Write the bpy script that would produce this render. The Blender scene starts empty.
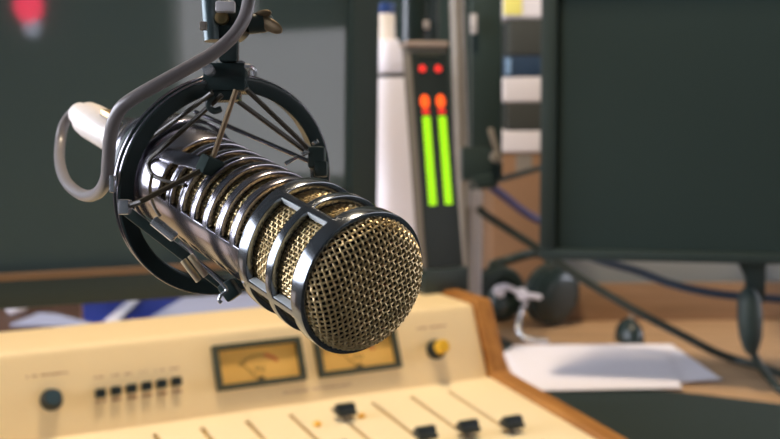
import bpy, bmesh, math, random
from mathutils import Vector, Matrix
PI = math.pi
R = math.radians
C = bpy.context.scene.collection
random.seed(4)

# ------------------------------------------------------------------ camera frame
PITCH, ROLL, FPX = 0.1124157, -0.0079449, 1083.0
DESK = 0.75
CAM = Vector((0, 0, DESK + 0.40))
_rt = Vector((1, 0, 0)); FW = Vector((0, math.cos(PITCH), -math.sin(PITCH))); _up = _rt.cross(FW)
RT = _rt * math.cos(ROLL) + _up * math.sin(ROLL)
UP = _up * math.cos(ROLL) - _rt * math.sin(ROLL)
def cam_pt(v):                       # lens coordinates (right, down, forward) -> world
    return CAM + RT * v[0] - UP * v[1] + FW * v[2]
def at(px, py, d):                   # the point seen at (px, py), d metres ahead
    return CAM + (FW + RT * ((px - 390) / FPX) - UP * ((py - 219.5) / FPX)) * d
def at_z(px, py, z):                 # where the sight line through (px, py) meets height z
    v = FW + RT * ((px - 390) / FPX) - UP * ((py - 219.5) / FPX)
    return CAM + v * ((z - CAM.z) / v.z)
def at_y(px, py, y):                 # where it meets the upright plane at distance y
    v = FW + RT * ((px - 390) / FPX) - UP * ((py - 219.5) / FPX)
    return CAM + v * (y / v.y)
def at_plane(px, py, o, n):
    v = FW + RT * ((px - 390) / FPX) - UP * ((py - 219.5) / FPX)
    return CAM + v * ((o - CAM).dot(n) / v.dot(n))

# ------------------------------------------------------------------ materials
def lin(c):
    def g(x):
        x /= 255
        return x / 12.92 if x < 0.04045 else ((x + 0.055) / 1.055) ** 2.4
    return tuple(g(x) for x in c[:3]) + (1,)
def mat(name, col, rough=0.5, metal=0.0, vary=0.06, scale=40, bump=0.0, emit=None, estr=0.0, ior=1.45, coat=0.0, spec=0.5, rv=0.08):
    m = bpy.data.materials.new(name); m.use_nodes = True
    nt = m.node_tree; b = nt.nodes['Principled BSDF']
    tc = nt.nodes.new('ShaderNodeTexCoord'); nz = nt.nodes.new('ShaderNodeTexNoise')
    nz.inputs['Scale'].default_value = scale; nz.inputs['Detail'].default_value = 4
    nt.links.new(tc.outputs['Object'], nz.inputs['Vector'])
    mx = nt.nodes.new('ShaderNodeMixRGB'); c = lin(col)
    mx.inputs[1].default_value = tuple(x * (1 - vary) for x in c[:3]) + (1,)
    mx.inputs[2].default_value = tuple(min(1, x * (1 + vary)) for x in c[:3]) + (1,)
    nt.links.new(nz.outputs['Fac'], mx.inputs[0]); nt.links.new(mx.outputs[0], b.inputs['Base Color'])
    mr = nt.nodes.new('ShaderNodeMapRange')
    mr.inputs[3].default_value = max(0.02, rough - rv * rough); mr.inputs[4].default_value = min(1, rough + rv * rough)
    nt.links.new(nz.outputs['Fac'], mr.inputs[0]); nt.links.new(mr.outputs[0], b.inputs['Roughness'])
    b.inputs['Metallic'].default_value = metal; b.inputs['IOR'].default_value = ior
    b.inputs['Coat Weight'].default_value = coat; b.inputs['Specular IOR Level'].default_value = spec
    if bump:
        bp = nt.nodes.new('ShaderNodeBump'); bp.inputs['Strength'].default_value = bump; bp.inputs['Distance'].default_value = 0.001
        nt.links.new(nz.outputs['Fac'], bp.inputs['Height']); nt.links.new(bp.outputs[0], b.inputs['Normal'])
    if emit:
        b.inputs['Emission Color'].default_value = lin(emit); b.inputs['Emission Strength'].default_value = estr
    return m
def wood(name, c1, c2, scale=6, rough=0.45, axis=(1, 12, 12)):
    m = mat(name, c1, rough); nt = m.node_tree; b = nt.nodes['Principled BSDF']
    tc = nt.nodes.new('ShaderNodeTexCoord'); mp = nt.nodes.new('ShaderNodeMapping'); mp.inputs['Scale'].default_value = axis
    nz = nt.nodes.new('ShaderNodeTexNoise'); nz.inputs['Scale'].default_value = scale; nz.inputs['Detail'].default_value = 6; nz.inputs['Distortion'].default_value = 0.6
    rp = nt.nodes.new('ShaderNodeValToRGB'); rp.color_ramp.elements[0].position = 0.3; rp.color_ramp.elements[1].position = 0.7
    rp.color_ramp.elements[0].color = lin(c1); rp.color_ramp.elements[1].color = lin(c2)
    nt.links.new(tc.outputs['Object'], mp.inputs[0]); nt.links.new(mp.outputs[0], nz.inputs['Vector'])
    nt.links.new(nz.outputs['Fac'], rp.inputs[0]); nt.links.new(rp.outputs[0], b.inputs['Base Color'])
    return m
M = dict(
    steel=mat('satin_steel', (148, 146, 154), 0.20, 0.95, 0.015, 60, rv=0.02),
    dark_steel=mat('dark_gunmetal', (116, 121, 126), 0.17, 0.92, 0.02, 60, rv=0.02),
    mesh=mat('brass_mesh', (222, 198, 148), 0.40, 0.65, 0.08, 500),
    inner=mat('dark_foam', (20, 25, 22), 0.95, 0, 0.1, 900),
    black=mat('black_enamel', (46, 60, 57), 0.42, 0.0, 0.06, 200),
    black_gloss=mat('glossy_black', (40, 52, 51), 0.24, 0.0, 0.05, 150),
    cord=mat('woven_cord', (66, 60, 48), 0.34, 0.0, 0.2, 1500, 0.2), tube=mat('satin_teal_grey', (82, 96, 98), 0.30, 0.3, 0.03, 100),
    silver=mat('bright_silver', (222, 224, 228), 0.22, 1.0, 0.03, 300),
    wing=mat('dull_brass', (120, 102, 76), 0.5, 0.6, 0.08, 300), pin=mat('pale_brass', (214, 196, 160), 0.35, 0.5, 0.05, 300), bright=mat('bright_alloy', (214, 216, 220), 0.26, 0.75, 0.02, 100), lit_wall=mat('pale_lit_wall', (206, 212, 214), 0.5, 0.1, 0.02, 100), brass=mat('worn_brass', (170, 146, 104), 0.34, 1.0, 0.08, 300),
    plug=mat('pale_nickel', (232, 222, 212), 0.45, 0.15, 0.04, 300),
    cable_grey=mat('grey_cable_rubber', (124, 118, 116), 0.30, 0, 0.01, 40, rv=0.02),
    cream=mat('cream_enamel', (244, 219, 170), 0.55, 0, 0.02, 60),
    cream2=mat('pale_cream_enamel', (246, 227, 184), 0.55, 0, 0.02, 60),
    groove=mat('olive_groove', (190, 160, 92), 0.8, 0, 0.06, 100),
    legend=mat('faded_brown_print', (172, 128, 96), 0.8, 0, 0.05, 200),
    cheek=wood('orange_wood', (146, 94, 40), (184, 128, 62), 9, 0.5, (12, 1, 6)),
    knob=mat('knob_black', (26, 36, 36), 0.38, 0, 0.05, 200),
    knob_blue=mat('knob_top_slate', (52, 74, 84), 0.4, 0, 0.05, 200),
    yellow=mat('yellow_cap', (226, 176, 40), 0.4, 0, 0.04, 200),
    amber=mat('amber_lens', (236, 178, 60), 0.35, 0, 0.04, 200),
    red_btn=mat('dull_red_cap', (170, 62, 44), 0.4, 0, 0.04, 200),
    vu_frame=mat('vu_frame', (62, 66, 52), 0.5, 0, 0.05, 200),
    vu_dial=mat('vu_dial', (222, 176, 92), 0.6, 0, 0.05, 60, emit=(226, 160, 60), estr=0.10),
    vu_ink=mat('vu_ink', (104, 84, 44), 0.7), vu_red=mat('vu_red_scale', (206, 112, 62), 0.7),
    screen=mat('dark_screen_glass', (72, 87, 88), 0.04, 0, 0.02, 20, ior=1.6, spec=0.5, rv=0.02),
    bezel=mat('monitor_bezel', (43, 57, 54), 0.55, 0, 0.04, 120),
    reflection_brown=mat('brown_reflection', (128, 102, 78), 0.45, 0.2, 0.04, 120),
    tan_grey=mat('grey_button', (128, 122, 110), 0.5),
    screen_off=mat('black_matte_screen', (43, 58, 55), 0.6, 0, 0.03, 30, spec=0.3),
    tower=mat('white_plastic', (232, 228, 234), 0.4, 0, 0.02, 60),
    seam=mat('dark_seam', (60, 64, 64), 0.7),
    bottle=mat('milky_plastic', (226, 218, 208), 0.35, 0, 0.02, 60),
    blue_cap=mat('blue_cap', (44, 72, 130), 0.4, 0, 0.03, 100),
    meter_face=mat('meter_face', (36, 46, 44), 0.45, 0, 0.04, 120),
    beige=mat('beige_metal', (190, 172, 158), 0.45, 0.1, 0.04, 100),
    taupe=mat('taupe_painted_metal', (138, 130, 118), 0.45, 0.1, 0.04, 100),
    pale_grey=mat('pale_grey_plastic', (196, 192, 192), 0.5, 0, 0.03, 100),
    led_green=mat('green_led', (120, 200, 10), 0.5, emit=(176, 240, 8), estr=1.0),
    led_orange=mat('orange_led', (240, 90, 20), 0.5, emit=(255, 92, 30), estr=1.1),
    led_red=mat('red_led', (220, 40, 30), 0.5, emit=(232, 52, 44), estr=0.95),
    led_off=mat('unlit_label', (70, 74, 62), 0.6),
    cardboard=mat('cardboard', (142, 108, 78), 0.85, 0, 0.06, 30),
    paper=mat('white_paper', (238, 234, 240), 0.8, 0, 0.015, 30),
    paper_blue=mat('bluish_paper', (170, 176, 202), 0.8, 0, 0.03, 30),
    navy=mat('navy_cover', (42, 62, 84), 0.5, 0, 0.05, 80),
    light_blue=mat('light_blue_label', (132, 164, 196), 0.5),
    desk_shade_brown=mat('desk_shade_brown', (88, 64, 52), 0.6), blue=mat('blue_folder', (40, 54, 132), 0.5, 0, 0.05, 60),
    yellow_white=mat('cream_white_box', (240, 232, 206), 0.6, 0, 0.03, 60),
    yellow_pale=mat('pale_yellow_label', (236, 226, 120), 0.6),
    white_box=mat('white_card_box', (228, 222, 222), 0.6, 0, 0.02, 60),
    dark_box=mat('dark_card_box', (58, 60, 54), 0.7, 0, 0.06, 60),
    desk=wood('desk_wood', (168, 134, 98), (204, 168, 128), 5, 0.5),
    riser=wood('riser_wood', (138, 110, 82), (160, 128, 98), 5, 0.55),
    mat_black=mat('black_desk_mat', (31, 47, 45), 0.75, 0, 0.05, 200),
    navy_cable=mat('navy_cable', (50, 62, 78), 0.5), purple_cable=mat('violet_cable', (76, 74, 116), 0.5),
    black_cable=mat('black_cable', (40, 48, 42), 0.5),
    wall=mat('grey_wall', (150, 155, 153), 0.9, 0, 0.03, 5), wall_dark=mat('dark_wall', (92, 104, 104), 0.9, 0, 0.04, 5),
    panel=mat('dark_acoustic_panel', (40, 54, 50), 0.95, 0, 0.08, 200, 0.4),
    ceil=mat('ceiling_paint', (46, 53, 54), 0.9, 0, 0.02, 5), floor=mat('grey_carpet', (70, 72, 70), 0.95, 0, 0.1, 300, 0.3),
    frame=mat('window_frame_paint', (205, 205, 203), 0.5),
    lamp_red=mat('red_lamp_glass', (220, 40, 60), 0.3, emit=(240, 40, 80), estr=16.0), base_glow=mat('white_base_glow', (230, 230, 235), 0.4, emit=(220, 228, 255), estr=4.0),
    daylight_r=mat('overcast_window', (200, 200, 205), 0.5, emit=(236, 232, 238), estr=2.9),
    daylight_l=mat('daylight_window', (220, 225, 235), 0.5, emit=(236, 240, 255), estr=12.0), fill_pane=mat('cool_fill_pane', (220, 225, 235), 0.5, emit=(238, 240, 255), estr=7.0),
)

# ------------------------------------------------------------------ mesh building
class MB:
    def __init__(s): s.v = []; s.f = []
    def add(s, vs, fs):
        o = len(s.v); s.v += [Vector(v) for v in vs]; s.f += [[i + o for i in f] for f in fs]; return s
    def box(s, c, size, mtx=None):
        x, y, z = (k / 2 for k in size); c = Vector(c)
        vs = [Vector((i * x, j * y, k * z)) for i in (-1, 1) for j in (-1, 1) for k in (-1, 1)]
        vs = [(mtx @ v if mtx else v) + c for v in vs]
        return s.add(vs, [(0, 1, 3, 2), (4, 6, 7, 5), (0, 4, 5, 1), (2, 3, 7, 6), (0, 2, 6, 4), (1, 5, 7, 3)])
    def prism(s, poly, ax, depth_vec):       # poly: list of 3-D points, extruded by a vector
        n = len(poly); d = Vector(depth_vec); vs = [Vector(p) for p in poly]; vs += [p + d for p in vs]
        fs = [list(range(n)), list(range(2 * n - 1, n - 1, -1))] + [(i, (i + 1) % n, n + (i + 1) % n, n + i) for i in range(n)]
        return s.add(vs, fs)
    def tube(s, pts, r, n=8, closed=False, cap=True):
        pts = [Vector(p) for p in pts]; m = len(pts)
        rr = r if isinstance(r, (list, tuple)) else [r] * m
        t0 = (pts[1] - pts[0]).normalized()
        u = t0.orthogonal().normalized(); vs = []
        for i, p in enumerate(pts):
            a = pts[(i - 1) % m] if (closed or i > 0) else pts[i]; b = pts[(i + 1) % m] if (closed or i < m - 1) else pts[i]
            t = (b - a).normalized(); u = (u - t * u.dot(t)).normalized(); w = t.cross(u)
            vs += [p + (u * math.cos(2 * PI * k / n) + w * math.sin(2 * PI * k / n)) * rr[i] for k in range(n)]
        fs = []
        for i in range(m if closed else m - 1):
            j = (i + 1) % m
            fs += [(i * n + k, i * n + (k + 1) % n, j * n + (k + 1) % n, j * n + k) for k in range(n)]
        if cap and not closed: fs += [list(range(n))[::-1], [(m - 1) * n + k for k in range(n)]]
        return s.add(vs, fs)
    def cyl(s, a, b, r0, r1=None, n=24): return s.tube([a, b], [r0, r0 if r1 is None else r1], n)
    def lathe(s, prof, o=(0, 0, 0), ax=(0, 0, 1), n=48, closed=False):    # prof: (axial, radius)
        o = Vector(o); ax = Vector(ax).normalized(); u = ax.orthogonal().normalized(); w = ax.cross(u); vs = []
        for (t, r) in prof:
            vs += [o + ax * t + (u * math.cos(2 * PI * k / n) + w * math.sin(2 * PI * k / n)) * max(r, 1e-5) for k in range(n)]
        m = len(prof); fs = []
        for i in range(m if closed else m - 1):
            j = (i + 1) % m
            fs += [(i * n + k, i * n + (k + 1) % n, j * n + (k + 1) % n, j * n + k) for k in range(n)]
        if not closed: fs += [list(range(n))[::-1], [(m - 1) * n + k for k in range(n)]]
        return s.add(vs, fs)
    def build(s, name, m, parent=None, bevel=0.0, seg=2, world=False, smooth=35, bang=35):
        vs = s.v
        if world and parent is not None:
            inv = MW[parent.name].inverted(); vs = [inv @ v for v in vs]
        me = bpy.data.meshes.new(name); me.from_pydata(vs, [], s.f)
        bm = bmesh.new(); bm.from_mesh(me)
        bmesh.ops.recalc_face_normals(bm, faces=bm.faces)
        if bevel:
            es = [e for e in bm.edges if len(e.link_faces) == 2 and e.calc_face_angle(0) > R(bang)]
            bmesh.ops.bevel(bm, geom=es, offset=bevel, segments=seg, profile=0.6, affect='EDGES', clamp_overlap=True)
        bm.to_mesh(me); bm.free()
        for p in me.polygons: p.use_smooth = True
        me.set_sharp_from_angle(angle=R(smooth))
        me.materials.append(m)
        o = bpy.data.objects.new(name, me); C.objects.link(o)
        MW[o.name] = Matrix.Identity(4)
        if parent is not None:
            o.parent = parent; MW[o.name] = MW[parent.name].copy()
        return o
MW = {}
def smooth_path(P, k=8):
    P = [Vector(p) for p in P]; out = []
    for i in range(len(P) - 1):
        a = P[max(i - 1, 0)]; b = P[i]; c = P[i + 1]; d = P[min(i + 2, len(P) - 1)]
        for j in range(k):
            t = j / k
            out.append(0.5 * ((2 * b) + (c - a) * t + (2 * a - 5 * b + 4 * c - d) * t * t + (3 * b - a - 3 * c + d) * t ** 3))
    return out + [P[-1]]
def tag(o, label, cat, group=None):
    o['label'] = label; o['category'] = cat
    if group: o['group'] = group
    return o
def thing(name, label, cat, mtx=None, group=None):
    o = bpy.data.objects.new(name, None); C.objects.link(o); o.empty_display_size = 0.03
    m = mtx if mtx is not None else Matrix.Identity(4)
    o.matrix_world = m; MW[o.name] = m.copy()
    return tag(o, label, cat, group)
def struct(name, mb, m, parent=None, **k):
    o = mb.build(name, m, parent, **k)
    if parent is None: o['kind'] = 'structure'
    return o
def frame(o, x, y, z):
    return Matrix(((x.x, y.x, z.x, o.x), (x.y, y.y, z.y, o.y), (x.z, y.z, z.z, o.z), (0, 0, 0, 1)))
def rotz(loc, a): return Matrix.Translation(Vector(loc)) @ Matrix.Rotation(a, 4, 'Z')

# ------------------------------------------------------------------ room
XL, XR, YF, YB, ZC = -2.3, 2.1, -3.0, 2.34, 2.7
struct('floor', MB().box(((XL + XR) / 2, (YF + YB) / 2, -0.05), (XR - XL + .4, YB - YF + .4, 0.1)), M['floor'])
struct('ceiling', MB().box(((XL + XR) / 2, (YF + YB) / 2, ZC + .05), (XR - XL + .4, YB - YF + .4, 0.1)), M['ceil'])
struct('wall_back', MB().box(((XL + XR) / 2, YB + .05, ZC / 2), (XR - XL, 0.1, ZC)), M['wall'])
struct('wall_front', MB().box(((XL + XR) / 2, YF - .05, ZC / 2), (XR - XL, 0.1, ZC)), M['wall_dark'])
def side_wall(name, x, out, openings, m):
    mb = MB(); xc = x + out * .05; y = YF
    for (y0, y1, z0, z1) in openings:
        mb.box((xc, (y + y0) / 2, ZC / 2), (.1, y0 - y, ZC)); y = y1
        mb.box((xc, (y0 + y1) / 2, z0 / 2), (.1, y1 - y0, z0)); mb.box((xc, (y0 + y1) / 2, (z1 + ZC) / 2), (.1, y1 - y0, ZC - z1))
    mb.box((xc, (YB + y) / 2, ZC / 2), (.1, YB - y, ZC))
    struct(name, mb, m)
def window(name, x, out, y0, y1, z0, z1, pane, mull):
    f = MB(); w = .05; xc = x + out * .04
    for z in (z0 + w / 2, z1 - w / 2): f.box((xc, (y0 + y1) / 2, z), (.06, y1 - y0, w))
    for y in [y0 + w / 2, y1 - w / 2] + mull: f.box((xc, y, (z0 + z1) / 2), (.06, w, z1 - z0 - 2 * w))
    o = struct(name, f, M['frame'])
    MB().box((x + out * .06, (y0 + y1) / 2, (z0 + z1) / 2), (.006, y1 - y0 - .02, z1 - z0 - .02)).build('window_pane', pane, o)
LW = (-0.9, 1.9, 0.95, 2.25)
side_wall('wall_left', XL, -1, [LW], M['wall'])
window('window_1', XL, -1, *LW, M['daylight_l'], [0.05, 1.0])
RW = (-1.46, 0.45, 0.80, 2.3); _bl = struct('added_blind', MB().box((XR - .03, -.22, 1.87), (.012, 1.30, .92)), M['panel']); MB().cyl((XR - .03, -.88, 2.34), (XR - .03, .44, 2.34), .025, None, 16).build('added_blind_roller', M['frame'], _bl)  # unseen blind added to darken part of the mirrored window
RW2 = (1.15, 2.2, 0.85, 1.75)
side_wall('wall_right', XR, 1, [RW, RW2], M['wall_dark'])
window('window_2', XR, 1, *RW, M['daylight_r'], [])
window('added_window', XR, 1, *RW2, M['fill_pane'], [1.67])  # unseen window added as fill light for the white paper

# ------------------------------------------------------------------ desk
dk = thing('desk', 'brown wooden studio desk carrying the console, screens and papers', 'desk', rotz((0, 1.55, 0), 0))
MB().box((0.05, 0, DESK - .016), (3.0, 1.5, .032)).build('desk_top', M['desk'], dk, .003)
for sx in (-1.38, 1.48):
    MB().box((sx, 0, (DESK - .032) / 2), (.04, 1.4, DESK - .032)).build('side_panel', M['desk'], dk, .002)
MB().box((0.05, .66, .5), (2.8, .02, .36)).build('back_panel', M['desk'], dk, .002)

# ------------------------------------------------------------------ microphone
th, ph = 0.78008606, 0.47497154
F_c = Vector((-0.00919451, 0.02277393, 0.38279808))
def dirw(v): return (RT * v[0] - UP * v[1] + FW * v[2])
A_c = Vector((-math.sin(th) * math.cos(ph), -math.sin(th) * math.sin(ph), math.cos(th)))
e1c = Vector((0, -1, 0)); e1c = (e1c - A_c * e1c.dot(A_c)).normalized(); e2c = A_c.cross(e1c)
A, E1, E2, FP = dirw(A_c).normalized(), dirw(e1c), dirw(e2c), cam_pt(F_c)
MIC = frame(FP, E1, E2, A)
def ml(t, phi, r): return Vector((r * math.cos(phi), r * math.sin(phi), t))       # mic-local, metres
def mw(t, deg, r): return MIC @ ml(t, R(deg), r)
def mp(px, py, t): return at_plane(px, py, FP + A * t, A)                          # on the cross-section t metres behind the face
mic = thing('microphone', 'dark steel broadcast microphone with gold mesh face hanging in the shock mount', 'microphone', MIC)

def slotted(ts, phis, solid, ro, ri, step=4):
    """shell of revolution with openings: ts axial breaks, phis angular breaks in degrees, solid(i, j)"""
    mb = MB(); ang = []; cell = []
    for j in range(len(phis) - 1):
        n = max(1, round((phis[j + 1] - phis[j]) / step))
        for k in range(n): ang.append(phis[j] + (phis[j + 1] - phis[j]) * k / n); cell.append(j)
    N = len(ang); nt = len(ts); vs = []
    for t in ts:
        for r in (ro, ri):
            vs += [ml(t, R(a), r) for a in ang]
    idx = lambda i, s, k: (i * 2 + s) * N + k % N
    S = lambda i, k: 0 <= i < nt - 1 and solid(i, cell[k % N])
    fs = []
    for i in range(nt - 1):
        for k in range(N):
            if not S(i, k): continue
            fs.append((idx(i, 0, k), idx(i, 0, k + 1), idx(i + 1, 0, k + 1), idx(i + 1, 0, k)))
            fs.append((idx(i, 1, k), idx(i + 1, 1, k), idx(i + 1, 1, k + 1), idx(i, 1, k + 1)))
            if not S(i - 1, k): fs.append((idx(i, 0, k), idx(i, 1, k), idx(i, 1, k + 1), idx(i, 0, k + 1)))
            if not S(i + 1, k): fs.append((idx(i + 1, 0, k), idx(i + 1, 0, k + 1), idx(i + 1, 1, k + 1), idx(i + 1, 1, k)))
            if not S(i, k - 1): fs.append((idx(i, 0, k), idx(i + 1, 0, k), idx(i + 1, 1, k), idx(i, 1, k)))
            if not S(i, k + 1): fs.append((idx(i, 0, k + 1), idx(i, 1, k + 1), idx(i + 1, 1, k + 1), idx(i + 1, 0, k + 1)))
    mb.add(vs, fs)
    # drop unused vertices
    used = sorted({i for f in mb.f for i in f}); mp_ = {o: n for n, o in enumerate(used)}
    mb.v = [mb.v[i] for i in used]; mb.f = [[mp_[i] for i in f] for f in mb.f]
    return mb
BARS = [(-121, -115), (-39, -33), (51, 57), (139, 145)]
ph_c = [-121, -115, -39, -33, 51, 57, 139, 145, 239]
cage = slotted([-.0002, .0065, .0185, .0225, .035, .041], ph_c, lambda i, j: i in (0, 2, 4) or j % 2 == 0, .0270, .0237)
head = cage.build('head_cage', M['dark_steel'], mic, .0006, 2, bang=50)
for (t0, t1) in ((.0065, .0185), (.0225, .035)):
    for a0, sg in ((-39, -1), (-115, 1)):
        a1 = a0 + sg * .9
        MB().prism([ml(t0 + .0004, R(a0), .0239), ml(t1 - .0004, R(a0), .0239), ml(t1 - .0004, R(a0), .0266), ml(t0 + .0004, R(a0), .0266)], 0, ml(0, R(a1), .0253) - ml(0, R(a0), .0253)).build('lit_wall_plate', M['lit_wall'], mic)  # pale plates paint the crossbar side walls as lit
# woven mesh
def weave_cyl(t0, t1, r, pitch, n_ax, wr, amp):
    mb = MB(); nh = int((t1 - t0) / pitch)
    for k in range(n_ax):
        a = 2 * PI * k / n_ax; pts = []
        for i in range(nh * 2 + 1):
            s = math.cos(PI * (i / 2)) * (1 if k % 2 else -1)
            pts.append(ml(t0 + pitch * i / 2, a, r + amp * s))
        mb.tube(pts, wr, 5, cap=False)
    for i in range(nh + 1):
        pts = []
        for k in range(n_ax * 2):
            s = -math.cos(PI * (k / 2)) * (1 if i % 2 else -1) * -1
            s = -(math.cos(PI * i) * (1 if (k // 2) % 2 else -1)) if k % 2 == 0 else 0
            pts.append(ml(t0 + pitch * i, 2 * PI * k / (n_ax * 2), r + amp * s))
        mb.tube(pts, wr, 5, closed=True)
    return mb
weave_cyl(.0035, .0405, .0229, .00165, 86, .00037, .00030).build('head_mesh', M['mesh'], mic)
def weave_dome(Rg, t_edge, H, pitch, wr, amp, rot):
    """woven wires evenly spaced along the curved cap, so the squares stay square down its steep rim"""
    N = 400; prof = []; S = 0.0
    for k in range(N + 1):
        q = math.sin(PI / 2 * k / N); p = (Rg * q, t_edge - H * math.sqrt(max(0.0, 1 - q ** 6)))
        if prof: S += math.hypot(p[0] - prof[-1][1], p[1] - prof[-1][2])
        prof.append((S, p[0], p[1]))
    def look(s_):
        lo, hi = 0, N
        while hi - lo > 1:
            m = (lo + hi) // 2
            if prof[m][0] <= s_: lo = m
            else: hi = m
        a, b = prof[lo], prof[hi]; f = min(1, (s_ - a[0]) / max(1e-9, b[0] - a[0]))
        dr, dz = b[1] - a[1], b[2] - a[2]; L = math.hypot(dr, dz) or 1
        return a[1] + dr * f, a[2] + dz * f, -dz / L * -1, -dr / L      # radius, axial, outward normal
    mb = MB(); cr, sr = math.cos(rot), math.sin(rot); n = int(S / pitch)
    for fam in (0, 1):
        for i in range(-n, n + 1):
            c = (i + .25) * pitch; L2 = S * S - c * c
            if L2 <= 0: continue
            L = math.sqrt(L2); m = max(4, int(2 * L / pitch * 3)); pts = []
            for k in range(m + 1):
                u = -L + 2 * L * k / m
                w = amp * math.cos(PI * (u / pitch - .25)) * (1 if (i % 2 == 0) else -1) * (1 if fam else -1)
                x, y = (u, c) if fam == 0 else (c, u)
                x, y = x * cr - y * sr, x * sr + y * cr
                d = math.hypot(x, y) or 1e-9; r, z, nr, nz = look(d)
                r += nr * w; z += nz * w
                pts.append(Vector((x / d * r, y / d * r, z)))
            mb.tube(pts, wr, 6, cap=False)
    return mb
weave_dome(.0247, .0012, .0088, .00205, .00041, .00030, R(-26)).build('front_mesh', M['mesh'], mic)
# dark capsule foam behind the mesh
prof = [(.0385, .0212), (.006, .0216)]
for q in (1.0, .97, .92, .85, .75, .6, .45, .3, .15, 0):
    prof.append((.0042 - .0088 * math.sqrt(max(0, 1 - q ** 6)), .0222 * q))
MB().lathe(prof, n=48).build('foam_core', M['inner'], mic)
# body with slots
ts = [.0405]; sl = []
for k in range(7):
    ts += [.0433 + .0099 * k, .0433 + .0099 * k + .0062]
ts += [.118, .151]
ph_b = [-134, -97, 82, 119, 226]
body = slotted(ts, ph_b, lambda i, j: (i % 2 == 0) or i >= 14 or j % 2 == 0, .0236, .0210)
bo = body.build('body', M['steel'], mic, .0005, 2, bang=50)
MB().lathe([(.151, .0236), (.155, .0232), (.161, .0205), (.169, .0135), (.186, .0120), (.186, .009), (.151, .009)], n=48).build('tail_cap', M['steel'], mic, .0004)
MB().lathe([(.150, .0238), (.150, .0239), (.1478, .0239), (.1478, .0234)], n=48).build('seam_ring', M['black'], mic)
weave_cyl(.0412, .1135, .0202, .00170, 76, .00036, .00030).build('body_mesh', M['mesh'], mic)
MB().lathe([(.0405, .0186), (.115, .0186)], n=40).build('inner_tube', M['inner'], mic)

# ------------------------------------------------------------------ microphone cable
cb = thing('microphone_cable', 'grey cable with pale plug looping from microphone tail up over the mount', 'cable', frame(MIC @ Vector((0, 0, .187)), E1, E2, A))
pl = MB().lathe([(t - .0132, r * .97) for t, r in [(.2002, .0086), (.2010, .0092), (.206, .0094), (.207, .0089), (.209, .0089), (.210, .0094), (.236, .0094), (.242, .0088), (.2425, .0074), (.252, .0060), (.253, .0036), (.255, .0030)]], n=36)
pl.v = [MIC @ v for v in pl.v]
plug = pl.build('plug', M['plug'], cb, world=True)
lb = MB().box((.0090, -.002, .202), (.003, .006, .010)); lb.v = [MIC @ v for v in lb.v]
lb.build('latch', M['brass'], plug, .0008, world=True)
cp = [MIC @ Vector((0, 0, .238))] + [at(*q) for q in [
    (73, 113, .561), (64, 125, .560), (60, 145, .552), (60, 164, .530), (66, 181, .504), (77, 192, .482), (89, 196, .462), (100, 191, .446), (106.5, 178, .434), (108.5, 158, .425),
    (110, 140, .418), (113.5, 122, .412), (122, 107, .408), (138, 95.5, .406), (160, 83, .406), (190, 66.5, .408), (214, 52.5, .410), (233, 36, .412), (244.5, 18, .414), (249, 0, .416), (250, -20, .42), (248, -45, .425), (240, -90, .43), (230, -150, .435)]]
MB().tube(smooth_path(cp, 8), .0026, 14).build('cord', M['cable_grey'], cb, world=True)

# ------------------------------------------------------------------ shock mount
RC = FP + A * (.1 + .0070904) + E1 * .00266183 + E2 * .0075154
RN = (A - E1 * .0409931 + E2 * .16277622).normalized()
RX = (E1 - RN * E1.dot(RN)).normalized(); RY = RN.cross(RX)
SM = frame(RC, RX, RY, RN)
sm = thing('shock_mount', 'black ring shock mount with elastic cords suspending the broadcast microphone', 'shock mount', SM)
ring = MB().lathe([(-.0038, .0466), (-.0037, .0473), (-.0032, .0478), (-.0022, .0478), (-.0016, .0473), (-.0010, .0467), (.0010, .0467), (.0016, .0473), (.0022, .0478), (.0032, .0478), (.0037, .0473), (.0038, .0466), (.0036, .0420), (.0030, .0414), (-.0030, .0414), (-.0036, .0420)], n=96, closed=True)
ring.build('ring', M['black_gloss'], sm)
for off in (-.0025, .0025):
    MB().lathe([(off + .0007 * math.cos(2 * PI * k / 8), .0477 + .0007 * math.sin(2 * PI * k / 8)) for k in range(8)], n=96, closed=True).build('highlight_bead', M['steel'], sm)  # steel beads added to draw highlight lines on the glossy ring
def rp(px, py, off=0.0): return at_plane(px, py, RC + RN * off, RN)
hubc = rp(227, 79)
HX = RT; HZ = UP; HY = FW
Hm = frame(Vector((0, 0, 0)), HX, HY, HZ).to_3x3()
hb = MB().box(hubc, (.0175, .016, .0115), Hm)
hb.box(hubc - HZ * .0068, (.011, .012, .005), Hm)
hub = hb.build('hub_block', M['black_gloss'], sm, .0012, world=True)
MB().cyl(rp(231, 68), rp(231, 62.5), .0064, None, 20).build('collar_nut', M['bright'], sm, .0005, world=True)
for q in ((243, 68, -.003), (210, 71, -.003)):
    p = rp(*q); MB().cyl(p, p - HY * .006, .0024, None, 14).build('hub_screw', M['bright'], sm, .0004, world=True)
MB().tube(smooth_path([at(245, 66, .434), at(250, 66.5, .434), at(254, 70, .435), at(254.5, 75, .436)], 6), .0011, 10).build('hub_spring', M['bright'], sm, world=True)
MB().tube(smooth_path([at(214, 96, .436), at(209, 101, .436), at(209, 107, .437), at(214, 111, .438), at(221, 109, .439)], 6), .0013, 10).build('cord_hook', M['black'], sm, world=True)
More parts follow.
